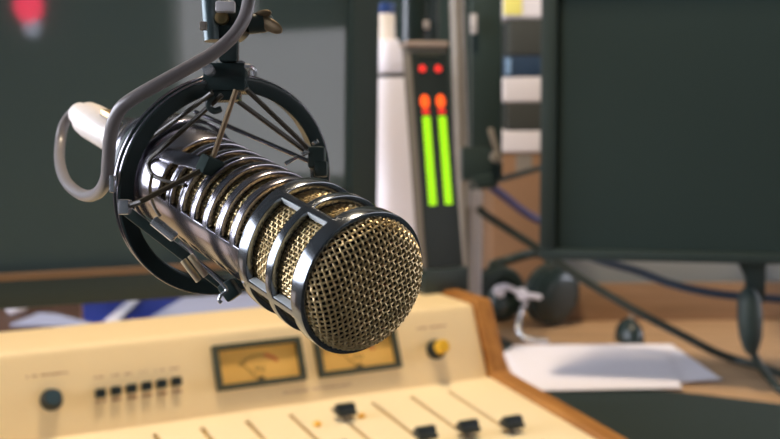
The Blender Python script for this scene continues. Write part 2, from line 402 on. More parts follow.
# suspension cords
MC1 = mp(210, 166, .0835); MC2 = at(316, 158, .462); MC3 = at(229, 293, .424); RCL = at(126, 207, .4135)
def cordm(pts, r=.0011, m='cord'):
    MB().tube(pts, r, 8).build('elastic_cord', M[m], sm, world=True)
h1 = at(236, 90, .428); h2 = at(246, 89, .436); h3 = at(222, 95, .436); h4 = at(212, 93, .432)
cordm([h1, MC1], .0011, 'wing')
cordm([RCL, at(140, 202, .410), MC1], .0011)
cordm([h2, at(308, 148, .458)], .0011)
cordm([at(231, 96, .452), at(305, 151, .470)], .0011)
cordm(smooth_path([h3, at(165, 146, .445), at(150, 160, .452), at(149, 168, .452), at(154, 176, .448), at(166, 180, .442)], 6), .0010)
cordm([h4, at(176, 120, .447), at(139, 147, .455)], .0010)
cordm(smooth_path([at(152, 175, .445), at(150, 190, .440), at(154, 206, .434), at(160, 216, .432)], 5), .0007)
cordm(smooth_path([at(154, 176, .445), at(165, 181, .437), at(185, 185, .430)], 5), .0008)
# clamp arms alongside the body
def bar(a, b, w, h, up, name, m, parent, bevel=.0006):
    a, b = Vector(a), Vector(b); x = (b - a); L = x.length; x.normalize()
    up = (up - x * up.dot(x)).normalized(); y = up.cross(x)
    m3 = frame(Vector((0, 0, 0)), x, y, up).to_3x3()
    return MB().box((a + b) / 2, (L, w, h), m3).build(name, M[m], parent, bevel, world=True)
aA = mw(.112, -57, .0262); bA = mw(.0845, -47, .0262)
armA = bar(aA, bA, .0062, .0016, (aA + bA) / 2 - (FP + A * .106), 'clamp_arm', 'steel', sm)
c1 = MB().box(MC1, (.0085, .0062, .0072), frame(Vector((0, 0, 0)), (E2 - E1 * .3).normalized(), A, (E1 + E2 * .3).normalized()).to_3x3()).build('cord_clip', M['panel'], armA, .0012, world=True)
aB = at(196, 112, .468); bB = at(313, 163, .462)
armB = bar(aB, bB, .0075, .0018, UP, 'clamp_arm', 'steel', sm)
c2 = MB().box(at(317, 158, .460), (.0072, .010, .0095), Hm)
c2.box(at(321, 169, .458), (.0058, .008, .0070), Hm)
c2 = c2.build('cord_clip', M['black'], armB, .0016, world=True)
MB().cyl(at(302, 155, .455), at(309, 151, .455), .0010, None, 10).build('clip_pin', M['silver'], c2, .0002, world=True)
MB().cyl(at(285, 164, .455), at(297, 157, .456), .0009, None, 10).build('clip_pin', M['silver'], c2, .0002, world=True)
MB().cyl(at(314, 141, .455), at(316, 144, .455), .0016, None, 10).build('clip_pin', M['silver'], c2, .0002, world=True)
aC = at(127, 211, .420); bC = at(233, 293, .426)
armC = bar(aC, bC, .0030, .0042, UP, 'clamp_arm', 'black', sm)
MB().box(at(230, 290, .424), (.0062, .009, .0075), Hm @ Matrix.Rotation(R(-35), 3, 'Y')).build('cord_clip', M['black'], armC, .0012, world=True)
MB().lathe([(0, .0014), (.0004, .0021), (.0105, .0021), (.011, .0014)], at(153, 220, .412), (at(179, 241, .412) - at(153, 220, .412)), 20).build('adjuster_sleeve', M['bright'], armC, world=True)
MB().tube(smooth_path([at(179, 241, .412), at(190, 250, .413), at(199, 263, .414), at(212, 274, .415), at(224, 286, .416), at(226, 291, .416), at(221, 295, .416), at(219, 300, .416), at(221.5, 303, .416)], 6), .00075, 8).build('wire_lever', M['bright'], armC, world=True)
for dx, dy in ((0, 0), (7, -5)):
    MB().cyl(at(183 + dx, 260 + dy, .411), at(199 + dx, 281 + dy, .412), .0013, None, 14).build('brass_pin', M['pin'], armC, .0003, world=True)
MB().box(at(125, 207, .414), (.0042, .006, .0058), Hm).build('ring_clip', M['bright'], sm, .0008, world=True)
MB().box(at(131, 140, .440), (.0030, .004, .0030), Hm).build('ring_clip', M['black'], sm, .0006, world=True)
MB().box(at(113, 184, .424), (.0020, .005, .0068), Hm).build('ring_clip', M['bright'], sm, .0005, world=True)
MB().cyl(at(117, 128, .424), at(122, 122, .424), .0012, None, 10).build('ring_screw', M['silver'], sm, .0003, world=True)
band = MB().lathe([(.128, .0246), (.128, .0262), (.136, .0262), (.136, .0246)], n=64, closed=True)
band.v = [MIC @ v for v in band.v]
band.build('clamp_band', M['steel'], sm, .0004, world=True)

# ------------------------------------------------------------------ boom arm
PT = at(212.3, 41, .440)
ba = thing('boom_arm', 'grey tube boom arm with brass wing nut holding the shock mount from above', 'boom arm', Matrix.Translation(PT))
top = at(200, -260, .46)
elbow = Vector((-.10, .62, 1.62)); tip = Vector((-1.02, 2.02, 1.78)); foot = Vector((-1.02, 2.02, DESK))
MB().tube([PT, at(209.5, 0, .4405), at(206, -60, .447), top], .0034, 18).build('tube', M['tube'], ba, world=True)
MB().tube([top, elbow], .005, 12).build('tube', M['black_gloss'], ba, world=True)
MB().tube([elbow, tip], .009, 14).build('tube', M['black_gloss'], ba, world=True)
MB().tube([tip, foot], .014, 18).build('post', M['black_gloss'], ba, world=True)
MB().lathe([(0, .07), (.006, .07), (.012, .05), (.014, .02)], foot, (0, 0, 1), 40).build('foot_plate', M['black_gloss'], ba, world=True)
MB().box(at(203.5, 26, .434), (.0028, .003, .0034), Hm).build('strip_clip', M['taupe'], ba, .0005, world=True)
# swivel
MB().box(at(229, 44, .442), (.0076, .007, .0150), Hm).build('swivel_stud', M['black_gloss'], ba, .0012, world=True)
MB().lathe([(-.006, .0074), (-.005, .0082), (.005, .0082), (.006, .0074)], at(229, 22, .446), FW + RT * .35, 28).build('swivel_disc', M['black_gloss'], ba, world=True)
MB().lathe([(0, .0030), (.002, .0026), (.0024, .0010)], at(222, 18, .4385), -FW, 16).build('pivot_screw', M['brass'], ba, world=True)
MB().box(at(225.5, 7, .4345), (.0078, .004, .0044), Hm).build('yoke_block', M['pale_grey'], ba, .0008, world=True)
MB().box(at(240, 8, .445), (.0040, .009, .018), Hm).build('yoke_plate', M['black_gloss'], ba, .0008, world=True)
wn = MB().lathe([(0, .0042), (.006, .0042), (.009, .0034), (.010, .0018)], at(249, 24, .446), RT + UP * .1, 18).build('wing_nut', M['black'], ba, world=True)
def paddle(a, b, w, t, nrm):
    a, b = Vector(a), Vector(b); x = (b - a).normalized(); L = (b - a).length
    nrm = (nrm - x * nrm.dot(x)).normalized(); y = nrm.cross(x); mb = MB(); n = 10; vs = []; m = 16
    for i in range(n + 1):
        q = i / n; k = math.sin(PI * (.12 + .86 * q)) ** .5 * (.7 + .3 * q)
        for c in range(m):
            an = 2 * PI * c / m; vs.append(a + x * L * q + y * w * k * math.cos(an) + nrm * t * k * math.sin(an))
    fs = [(i * m + c, i * m + (c + 1) % m, (i + 1) * m + (c + 1) % m, (i + 1) * m + c) for i in range(n) for c in range(m)]
    return mb.add(vs, fs + [list(range(m)), [n * m + c for c in range(m)]])
paddle(at(252, 18, .445), at(271, 12, .442), .0022, .0013, FW + UP * .4).build('wing', M['wing'], wn, world=True, smooth=60)
paddle(at(256, 18, .445), at(282, 31, .440), .0034, .0015, FW + UP * .6 - RT * .2).build('wing', M['wing'], wn, world=True, smooth=60)

# ------------------------------------------------------------------ mixing console
PSI, AL, BE = 0.458292680, 0.410395147, 0.08284754
Z0 = 0.0705; CX, CY = 0.11596708, 1.25169916
CON = rotz((CX, CY, DESK), PSI); CON.translation.z = DESK
con = thing('mixing_console', 'cream broadcast mixing console with wooden cheek and two meters beneath the microphone', 'mixing console', CON)
BH = .0895; CL = -.86; TOPD = .108; FL = .40
sa, ca = math.sin(AL), math.cos(AL); sb, cb_ = math.sin(BE), math.cos(BE)
yT, zT = BH * sa, Z0 + BH * ca
def bp(u, v, n=0.0):                 # on the sloping meter bridge: along, up the face, out of it
    return Vector((u, v * sa - n * ca, Z0 + v * ca + n * sa))
def fp(u, w, n=0.0):                 # on the fader bed: along, towards the operator, out of it
    return Vector((u, -w * cb_ - n * sb, Z0 - w * sb + n * cb_))
VB = Matrix(((1, 0, 0), (0, sa, -ca), (0, ca, sa)))       # columns: along, up-face, out
VF = Matrix(((1, 0, 0), (0, cb_, -sb), (0, sb, cb_)))     # along, away, out
yr = yT + TOPD
MB().prism([(CL, 0, .012), (CL, 0, Z0), (CL, yT, zT), (CL, yr, zT), (CL, yr, .012)], 0, (-CL, 0, 0)).build('meter_bridge', M['cream'], con, .007, 4)
q = fp(0, FL)
# fader bed with real slots cut between strips
SL0, SL1 = .026, .165
slots_u = [-.0692 - .0481 * k for k in range(17)]
slots_u = [u for u in slots_u if u > CL + .01]
bed = MB()
def slab(u0, u1, w0, w1, th):
    pts = [fp(u0, w0), fp(u1, w0), fp(u1, w1), fp(u0, w1)]
    bed.prism([p for p in pts], 0, (fp(0, 0, -th) - fp(0, 0)))
TH = .004; SW = .0030
slab(CL, 0, .0, SL0, TH); slab(CL, 0, SL1, FL, TH)
edges = [0] + [e for u in slots_u for e in (u + SW, u - SW)] + [CL]
for i in range(0, len(edges), 2): slab(edges[i + 1], edges[i], SL0, SL1, TH)
fb = bed.build('fader_bed', M['cream2'], con)
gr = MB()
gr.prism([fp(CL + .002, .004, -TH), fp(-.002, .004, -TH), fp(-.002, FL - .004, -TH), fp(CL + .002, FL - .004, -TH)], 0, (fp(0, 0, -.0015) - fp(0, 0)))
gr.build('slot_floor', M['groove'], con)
MB().prism([(CL, -.002, .012), (CL, -.002, Z0 - .006)] + [(CL, fp(0, FL - .002, -.0056).y, fp(0, FL - .002, -.0056).z), (CL, fp(0, FL - .002).y, .012)], 0, (-CL, 0, 0)).build('lower_case', M['cream'], con)
for u0, nm in ((.0008, 'wooden_cheek'), (CL - .0228, 'wooden_cheek')):
    pf = fp(0, FL + .012, .004)
    MB().prism([(u0, yr + .006, 0), (u0, yr + .006, zT + .004), (u0, yT - .002, zT + .004), (u0, -.006, Z0 + .006), (u0, pf.y, pf.z), (u0, pf.y, 0)], 0, (.022, 0, 0)).build(nm, M['cheek'], con, .002)
# VU meters
def text_mesh(txt, size, m4):
    cu = bpy.data.curves.new('t', 'FONT'); cu.body = txt; cu.size = size; cu.align_x = 'CENTER'; cu.align_y = 'CENTER'; cu.extrude = .0001
    o = bpy.data.objects.new('t', cu); C.objects.link(o)
    bpy.context.view_layer.update()
    me = o.evaluated_get(bpy.context.evaluated_depsgraph_get()).to_mesh()
    vs = [m4 @ v.co for v in me.vertices]; fs = [list(p.vertices) for p in me.polygons]
    bpy.data.objects.remove(o); bpy.data.curves.remove(cu)
    return vs, fs
def vu(u0, u1, v0, v1, lab):
    uc, vc = (u0 + u1) / 2, (v0 + v1) / 2; fw_ = .0055
    fr = MB()
    for (a0, a1, b0, b1) in ((u0, u1, v0, v0 + fw_), (u0, u1, v1 - fw_, v1), (u0, u0 + fw_, v0 + fw_, v1 - fw_), (u1 - fw_, u1, v0 + fw_, v1 - fw_)):
        fr.box(bp((a0 + a1) / 2, (b0 + b1) / 2, .004), (a1 - a0, b1 - b0, .010), VB)
    f = fr.build('vu_meter', M['vu_frame'], con, .0008)
    f['label'] = lab
    d = MB().box(bp(uc, vc, .0005), (u1 - u0 - 2 * fw_ + .001, v1 - v0 - 2 * fw_ + .001, .001), VB).build('dial', M['vu_dial'], f)
    def arc(a0, a1, r, w, n=14):
        mb = MB(); o = (uc, v0 + .004)
        for k in range(n):
            p, q_ = R(a0 + (a1 - a0) * k / n), R(a0 + (a1 - a0) * (k + 1) / n)
            c = lambda a, rr: bp(o[0] + rr * math.sin(a), o[1] + rr * math.cos(a), .0012)
            mb.add([c(p, r), c(q_, r), c(q_, r + w), c(p, r + w)], [(0, 1, 2, 3)])
        return mb
    a1_ = arc(-46, 14, .0285, .0012)
    for k in range(9):
        a = R(-46 + 60 * k / 8); c = lambda rr, da: bp(uc + rr * math.sin(a + da), v0 + .004 + rr * math.cos(a + da), .0012)
        a1_.add([c(.0297, -.012), c(.0297, .012), c(.0325, .012), c(.0325, -.012)], [(0, 1, 2, 3)])
    a1_.build('scale', M['vu_ink'], d)
    arc(14, 46, .0280, .0042).build('red_scale', M['vu_red'], d)
    vs, fs = text_mesh('VU', .0095, Matrix.Translation(bp(uc, v0 + .0185, .0012)) @ VB.to_4x4())
    MB().add(vs, fs).build('vu_lettering', M['vu_ink'], d)
    a = R(-40); nd = MB().tube([bp(uc + .004 * math.sin(a), v0 + .004 + .004 * math.cos(a), .0022), bp(uc + .031 * math.sin(a), v0 + .004 + .031 * math.cos(a), .0022)], .0004, 6)
    nd.cyl(bp(uc, v0 + fw_ + .001, .001), bp(uc, v0 + fw_ + .001, .003), .004, None, 16)
    nd.build('needle', M['vu_ink'], d)
vu(-.2295 - .1, -.2295, .0242, .0723, 'left meter of the two, its dial in full view')
vu(-.1134 - .1, -.1134, .0242, .0723, 'right meter of the two, partly hidden by the microphone face')
# bridge knobs
def bridge_knob(u, v, r, h, cap):
    o = bp(u, v); nrm = bp(0, 0, 1) - bp(0, 0, 0)
    k = MB().lathe([(0, r * 1.12), (.003, r * 1.12), (.0035, r), (h - .002, r * .94), (h, r * .84)], o, nrm, 32).build('rotary_knob', M['knob'], con)
    MB().lathe([(h - .0005, r * .78), (h + .0008 if cap == 'knob_blue' else h + .009, r * .76), (h + .0012 if cap == 'knob_blue' else h + .0105, r * .62)], o, nrm, 28).build('knob_cap', M[cap], k)
    return k
bridge_knob(-.4972, .0376, .0098, .015, 'knob_blue')['label'] = 'black knob with slate cap at the left'
bridge_knob(-.0640, .0398, .0104, .013, 'yellow')['label'] = 'black knob with yellow cap at the right'
for k in range(6):
    u = -.4500 + .01557 * k
    b = MB().box(bp(u, .0372 + .0005 * k, .005), (.0098, .0085, .010), VB).build('push_button', M['knob'], con, .001)
# faded legends: short illegible strokes
def legend(u0, u1, v, n, h=.0022, on=bp):
    mb = MB(); w = (u1 - u0) / n
    for i in range(n):
        if random.random() < .15: continue
        mb.box(on(u0 + w * (i + .5), v + random.uniform(-.0002, .0002), .0001), (w * random.uniform(.5, .85), h * random.uniform(.7, 1), .0003), VB)
    mb.build('legend', M['legend'], con)
legend(-.519, -.478, .0632, 14)
for k in range(6): legend(-.4545 + .0156 * k, -.4440 + .0156 * k, .0545, 4, .0018)
for k in range(6): legend(-.4545 + .0156 * k, -.4445 + .0156 * k, .0300, 3, .004)
legend(-.262, -.176, .0135, 22, .002)
legend(-.083, -.043, .0668, 12)
# fader caps
def fader(u, w):
    mb = MB()
    mb.prism([fp(u - .0105, w - .009, .006), fp(u + .0105, w - .009, .006), fp(u + .0105, w + .009, .006), fp(u - .0105, w + .009, .006)], 0, fp(0, 0, .005) - fp(0, 0))
    mb.prism([fp(u - .0105, w - .006, .011), fp(u - .0105, w + .006, .011), fp(u - .0105, w + .003, .017), fp(u - .0105, w - .003, .017)], 0, (.021, 0, 0))
    f = mb.build('fader_cap', M['knob'], con, .0012)
    MB().prism([fp(u - .0014, w - .004, -.003), fp(u + .0014, w - .004, -.003), fp(u + .0014, w + .004, -.003), fp(u - .0014, w + .004, -.003)], 0, fp(0, 0, .010) - fp(0, 0)).build('fader_stem', M['steel'], f)
FW_ = {3: .060, 2: .148, 1: .150, 0: .157}
for i, u in enumerate(slots_u):
    fader(u, FW_.get(i, .152 if i > 3 else .15))
for u, w, m in ((-.2470, .066, 'amber'), (-.1950, .062, 'amber'), (-.0600, .200, 'red_btn'), (-.1081, .200, 'red_btn')):
    MB().lathe([(0, .0042), (.003, .0042), (.004, .003)], fp(u, w), fp(0, 0, 1) - fp(0, 0), 20).build('indicator_button', M[m], con)
for u in (CL + .06, -.06):
    for y in (-.34, .10): MB().cyl((u, y, 0), (u, y, .0125), .014, .012, 16).build('foot', M['knob'], con)

# ------------------------------------------------------------------ LED level meter on the console
lm_o = CON @ Vector((0, 0, 0))
CU = Vector((math.cos(PSI), math.sin(PSI), 0)); CB = Vector((-math.sin(PSI), math.cos(PSI), 0))
ztop = DESK + zT
b0 = at_z(447, 293, ztop)            # front foot line centre on the bridge top
LMm = frame(Vector((b0.x, b0.y, ztop)), CU, CB, Vector((0, 0, 1)))
lmt = thing('level_meter', 'upright black level meter with two green bars standing on the console bridge', 'level meter', LMm)
MB().box((0, .022, .0155), (.064, .044, .031)).build('base', M['black'], lmt, .002)
tb = R(8.5); sn, cs = math.sin(tb), math.cos(tb)
VM = Matrix(((1, 0, 0), (0, sn, -cs), (0, cs, sn)))
def lp(u, v, n=0.0): return Vector((u, .008 + v * sn - n * cs, .030 + v * cs + n * sn))
LH = .286; LWd = .058
MB().box(lp(0, LH / 2, -.008), (LWd, LH, .016), VM).build('housing', M['taupe'], lmt, .002)
MB().box(lp(.001, LH / 2 - .004, .001), (LWd - .006, LH - .012, .002), VM).build('face_panel', M['meter_face'], lmt, .0006)
MB().box(lp(0, LH + .002, -.007), (LWd + .003, .007, .020), VM).build('top_rim', M['beige'], lmt, .0015)
MB().box(lp(0, LH - .012, .0024), (.034, .005, .0008), VM).build('name_strip', M['led_off'], lmt)
for i, u in enumerate((-.0105, .0125)):
    mb = MB(); n = 26; v0, v1 = .0813, .1947
    for k in range(n):
        mb.box(lp(u, v0 + (v1 - v0) * (k + .5) / n, .0026), (.0105, (v1 - v0) / n * .86, .0014), VM)
    mb.build('level_bar', M['led_green'], lmt)
    for nm, v, ru, rv, m in (('peak_lamp', .2134, .0064, .0090, 'led_orange'), ('clip_lamp', .2556, .0048, .0048, 'led_red')):
        pts = [lp(u - .0005, v, .0018) + VM @ Vector((ru * math.cos(2 * PI * k / 24), rv * math.sin(2 * PI * k / 24), 0)) for k in range(24)]
        MB().prism(pts, 0, VM @ Vector((0, 0, .0018))).build(nm, M[m], lmt, .0006)
    MB().box(lp(u, .2005, .0026), (.0095, .0050, .0014), VM).build('warning_segment', M['led_red'], lmt)

# ------------------------------------------------------------------ left monitor
mo = Vector((-.0185, 0, 0)); MR = at(371.5, 262, 1.385); MR.z = CAM.z - .2365
LM = frame(MR, CU, CB, Vector((0, 0, 1))) @ Matrix.Rotation(R(1.3), 4, 'Y')
mon = thing('monitor', 'large dark grey monitor with glossy screen at the left behind the console', 'monitor', LM)
W_, H_ = .86, .49
def mon_frame(W, H, b, bb, x1=0.0):
    mb = MB()
    mb.box((x1 - W / 2, .0, bb / 2), (W, .03, bb)); mb.box((x1 - W / 2, 0, H - b / 2), (W, .03, b))
    for x in (x1 - b / 2, x1 - W + b / 2): mb.box((x, 0, (bb + H - b) / 2), (b, .03, H - b - bb))
    return mb
mon_frame(W_, H_, .036, .033).build('bezel', M['bezel'], mon, .003)
MB().box((-W_ / 2, .004, (H_ - .005) / 2), (W_ - .06, .012, H_ - .06)).build('screen', M['screen'], mon)
MB().box((-W_ / 2, -.0125, .0355), (W_ - .074, .008, .0080)).build('reflection_strip', M['reflection_brown'], mon, .001)  # warm reflection above the lower bezel, painted as a brown strip
MB().box((-.230, -.0165, .017), (.019, .005, .017)).build('power_button', M['tan_grey'], mon, .002)
MB().box((-W_ / 2, .035, H_ / 2), (W_ - .16, .045, H_ - .14)).build('rear_housing', M['bezel'], mon, .01)
_a = LM @ Vector((-W_ / 2 + .30, 0, H_ / 2)); YB_LOC = (YB - .036 - .03 * .45 - _a.y) / math.cos(PSI)
MB().cyl((-W_ / 2 + .30, .05, H_ / 2), (-W_ / 2 + .30, YB_LOC, H_ / 2 + .01), .03, None, 16).build('wall_bracket', M['bezel'], mon)

# ------------------------------------------------------------------ right monitor
r0 = at(540, 258, 1.50); YAW = R(-11.5)
RM = frame(r0, Vector((math.cos(YAW), math.sin(YAW), 0)), Vector((-math.sin(YAW), math.cos(YAW), 0)), Vector((0, 0, 1)))
rmn = thing('monitor', 'large black switched off monitor at the right above the white paper', 'monitor', RM)
mon_frame(.60, .40, .021, .014, .60).build('bezel', M['bezel'], rmn, .003)
MB().box((.30, .003, .2), (.562, .014, .37)).build('screen', M['screen_off'], rmn)
MB().box((.30, .032, .21), (.40, .04, .26)).build('rear_housing', M['bezel'], rmn, .012)
zb = r0.z - DESK
ngx = .292
MB().box((ngx, .036, .0), (.022, .014, .12)).build('bracket_bar', M['bezel'], rmn, .002)
MB().prism([(ngx - .045, .030, .03), (ngx - .030, .030, .03), (ngx + .006, .030, -.035), (ngx + .0, .030, -.055)], 0, (0, .008, 0)).build('bracket_gusset', M['bezel'], rmn, .001)
_b = RM @ Vector((.30, 0, .2)); MB().cyl((.30, .05, .22), (.30, (YB - .012 - _b.y) / math.cos(YAW), .22), .03, None, 16).build('wall_bracket', M['bezel'], rmn)

# ------------------------------------------------------------------ back of the desk
pcx0, pcx1 = XL + .25, at_y(562, 100, YB).x
tag(MB().box(((pcx0 + pcx1) / 2, YB - .016, 1.12), (pcx1 - pcx0, .03, 2.24)).build('acoustic_panel', M['panel'], None, .006),
    'wide dark acoustic panel on the back wall behind the boxes and bottle', 'acoustic panel')
# white tower, bottle, flask
def dz(d): return at_z(390, 97 + 433 / d, DESK)
def rbox(w, dp, h, r=.012, n=6):
    mb = MB(); pts = []
    for (cx_, cy_, a0) in ((w / 2 - r, dp / 2 - r, 0), (-w / 2 + r, dp / 2 - r, 90), (-w / 2 + r, -dp / 2 + r, 180), (w / 2 - r, -dp / 2 + r, 270)):
        for k in range(n + 1):
            a = R(a0 + 90 * k / n); pts.append((cx_ + r * math.cos(a), cy_ + r * math.sin(a), 0))
    return mb.prism(pts, 0, (0, 0, h))
tp = at_y(397, 40, 1.76); th_ = tp.z - DESK
tw = thing('computer_tower', 'tall narrow white tower behind the left monitor edge and level meter', 'computer tower', rotz((tp.x, 1.80, DESK), R(8)))
hs = th_ - .060
rbox(.088, .13, hs, .028).build('case', M['tower'], tw, .004)
sm_ = MB(); [sm_.add(v.v, v.f) for v in (rbox(.084, .126, .006, .026),)]
for v in sm_.v: v.z += hs
sm_.build('seam', M['seam'], tw)
lid = rbox(.088, .13, .054, .028)
for v in lid.v: v.z += hs + .006
lid.build('lid', M['tower'], tw, .006)
bt = at_y(384.5, 40, 1.80)
bo_ = thing('bottle', 'milky plastic bottle with blue cap standing on the white tower', 'bottle', Matrix.Translation((bt.x, 1.80, tp.z)))
MB().lathe([(0, .0165), (.001, .0175), (.043, .0175), (.046, .0160), (.047, .014)], n=28).build('bottle_body', M['bottle'], bo_)
MB().lathe([(.044, .0165), (.045, .0172), (.060, .0172), (.061, .0160)], n=28).build('cap', M['blue_cap'], bo_)
fl_o = LMm @ lp(0, LH + .005, -.010)
flk = thing('flask', 'dark glossy cylindrical flask standing on top of the level meter', 'flask', Matrix.Translation(Vector((at(419, 40, 1.43).x, at(419, 40, 1.43).y, fl_o.z))))
MB().lathe([(0, .024), (.002, .0265), (.070, .0265), (.078, .024), (.082, .019)], n=40).build('flask_body', M['black_gloss'], flk)
MB().lathe([(.081, .0205), (.082, .0215), (.110, .0215), (.112, .020)], n=36).build('flask_lid', M['black'], flk)
MB().box((.009, -.0252, .024), (.008, .003, .011)).build('sticker', M['pale_grey'], flk, .0006)
# stand with clamp
sp0 = at_z(466, 345, DESK); sd = 1.66
p_top = at(455, -60, sd); p_bot = at_y(468, 300, p_top.y); p_bot.z = DESK
st = thing('equipment_stand', 'taupe upright pole with black clamped arm standing right of the level meter', 'stand', Matrix.Translation(p_bot))
MB().tube([p_bot, p_top], .0115, 20).build('pole', M['taupe'], st, world=True)
MB().lathe([(0, .07), (.008, .07), (.012, .06), (.014, .012)], p_bot, (0, 0, 1), 36).build('foot_plate', M['black'], st, world=True)
pa, pb_ = at(486, -50, 1.62), at(486, 148, 1.62)
bar(pa, pb_, .046, .03, FW, 'arm', 'black', st, .004)
cl = MB().box(at(481, 164, 1.63), (.060, .05, .050), Hm)
cl.prism([at(470, 178, 1.60), at(500, 172, 1.60), at(497, 188, 1.60), at(478, 188, 1.60)], 0, FW * .05)
cl.build('clamp', M['black'], st, .004, world=True)
MB().cyl(at(495, 157, 1.60), at(495.5, 157.5, 1.585), .008, .0065, 18).build('clamp_knob', M['taupe'], st, .001, world=True)
bar(at(490, 128, 1.595), at(500, 163, 1.595), .008, .006, FW, 'clamp_lever', 'taupe', st, .001)
bar(at(473.5, 14, 1.595), at(473.5, 34, 1.595), .010, .006, FW, 'highlight_tab', 'pale_grey', st, .001)  # pale tab painted in for a white highlight on the black arm
# pale upright duct
dp0 = at_y(476, 190, 1.83)
tag(MB().box((dp0.x + .0005, 1.83, (DESK + dp0.z) / 2), (.018, .02, dp0.z - DESK)).build('cable_duct', M['pale_grey'], None, .003),
    'pale grey upright duct strip between the stand pole and cardboard box', 'cable duct')
# stack of boxes
yb = 2.04
cbx0 = at_y(493, 270, yb).x; ctop = at_y(510, 153, yb).z
cbt = thing('cardboard_box', 'brown cardboard box at the bottom of the stack behind the right monitor', 'box', rotz((cbx0 + .059, yb + .13, DESK), R(0)))
MB().box((0, 0, (ctop - DESK) / 2), (.118, .24, ctop - DESK)).build('carton', M['cardboard'], cbt, .002)
MB().box((0, -.1205, (ctop - DESK) * .93), (.03, .001, (ctop - DESK) * .12)).build('packing_tape', M['taupe'], cbt)
def stackbox(name, label, cat, px0, y_lo, y_hi, m, wd=.108, dpt=.22, bev=.007, rot=0.0, zlo=None):
    a = at_y(px0, y_lo, yb + .005); b = at_y(px0, y_hi, yb + .005)
    z0 = a.z if zlo is None else zlo
    t = thing(name, label, cat, rotz((a.x + wd / 2, yb + .005 + dpt / 2, z0), rot))
    MB().box((0, 0, (b.z - z0) / 2), (wd, dpt, b.z - z0)).build('sleeve', M[m], t, bev, 3)
    return t, b.z, wd, dpt, b.z - z0
s1, z1, *_ = stackbox('paper_ream', 'white paper ream lying directly on the cardboard box', 'paper', 501, 153, 131, 'white_box', rot=0, zlo=ctop)
s2, z2, *_ = stackbox('storage_case', 'dark storage case stacked between the paper ream and the white box', 'case', 506, 131, 102.5, 'dark_box', .098, .20, zlo=z1)
s3, z3, *_ = stackbox('card_box', 'white rounded card box stacked beneath the navy binder', 'box', 502.5, 102.5, 77, 'white_box', zlo=z2)
s4, z4, w4, d4, h4 = stackbox('binder', 'navy binder with light blue spine label on the white box', 'binder', 504, 77, 56, 'navy', .105, .21, zlo=z3)
MB().box((-w4 / 2 + .004 + .004, -d4 / 2 - .0006, h4 / 2), (.010, .003, h4 * .8)).build('spine_label', M['light_blue'], s4, .0004)
s5, z5, *_ = stackbox('storage_case', 'dark storage case stacked between the navy binder and the cream box', 'case', 508, 56, 18.5, 'dark_box', .096, .19, zlo=z4)
s6, z6, w6, d6, h6 = stackbox('card_box', 'cream white box with pale yellow end on top of the stack', 'box', 503, 18.5, -16, 'white_box', zlo=z5)
MB().box((-w6 / 2 + .018, -d6 / 2 - .0006, h6 / 2), (.034, .003, h6 * .80)).build('side_label', M['yellow_pale'], s6, .0008)
# wooden riser
rx0 = at_y(566, 300, 1.90).x
tag(MB().box((rx0 + .42, 1.91, DESK + .033), (.84, .02, .066)).build('desk_riser', M['riser'], None, .002),
    'low brown wooden board standing along the desk beneath the right monitor', 'board')

# ------------------------------------------------------------------ cables
def cable(name, label, pts, r, m):
    mid = Vector(pts[len(pts) // 2])
    return tag(MB().tube(smooth_path(pts, 8), r, 10).build(name, M[m]), label, 'cable')
cable('navy_cable', 'thick navy cable sagging across the wall gap beneath the right monitor',
      [at(578, 250, 1.62), at(596, 259, 1.62), at(612, 264, 1.62), at(640, 272, 1.62), at(668, 283, 1.61), at(700, 291, 1.60), at(735, 296, 1.59), at(765, 298, 1.585), at(800, 300, 1.58), at(850, 296, 1.57)], .0062, 'navy_cable')
cable('black_cable', 'long black cable running diagonally from the stand down to the desk',
      [at(478, 208, 1.70), at(486, 215, 1.70), at(512, 232, 1.70), at(542, 251, 1.70), at(572, 272, 1.69), at(600, 290, 1.68), at(640, 313, 1.66), at(680, 334, 1.64), at(715, 352, 1.625), at(740, 361, 1.615), at(765, 368, 1.565), at_z(800, 382, DESK + .0085), at_z(850, 400, DESK + .0085)], .0062, 'black_cable')
cable('violet_cable', 'violet cable slanting across the front of the cardboard box',
      [at(484, 180, 1.72), at(492, 187, 1.74), at(505, 197, 1.78), at(520, 209, 1.84), at(536, 219, 1.86), at(556, 226, 1.88), at(580, 228, 1.90)], .0070, 'purple_cable')
cable('black_cable', 'short black cable crossing high over the cardboard box from the clamp',
      [at(494, 181, 1.66), at(505, 178, 1.72), at(520, 174, 1.80), at(540, 168, 1.86), at(560, 164, 1.88)], .0050, 'black_cable')
pc = thing('power_cable', 'black cable with bulging inline adapter hanging beneath the right monitor', 'cable', Matrix.Translation(at(750, 320, 1.46)))
pp = [at(748, 256, 1.58), at(748, 272, 1.53), at(749, 292, 1.470), at(750, 320, 1.46), at(752, 348, 1.46), at(760, 366, 1.46), at(770, 379, 1.46), at_z(784, 392, DESK + .005), at_z(815, 402, DESK + .005)]
MB().tube(smooth_path(pp, 8), .0055, 10).build('cord', M['bezel'], pc, world=True)
MB().lathe([(-.044, .006), (-.040, .010), (-.028, .0155), (0, .0168), (.022, .0150), (.038, .0105), (.046, .006)], at(750, 320, 1.46), at(752, 350, 1.46) - at(749.5, 292, 1.46), 26).build('adapter', M['bezel'], pc, world=True)

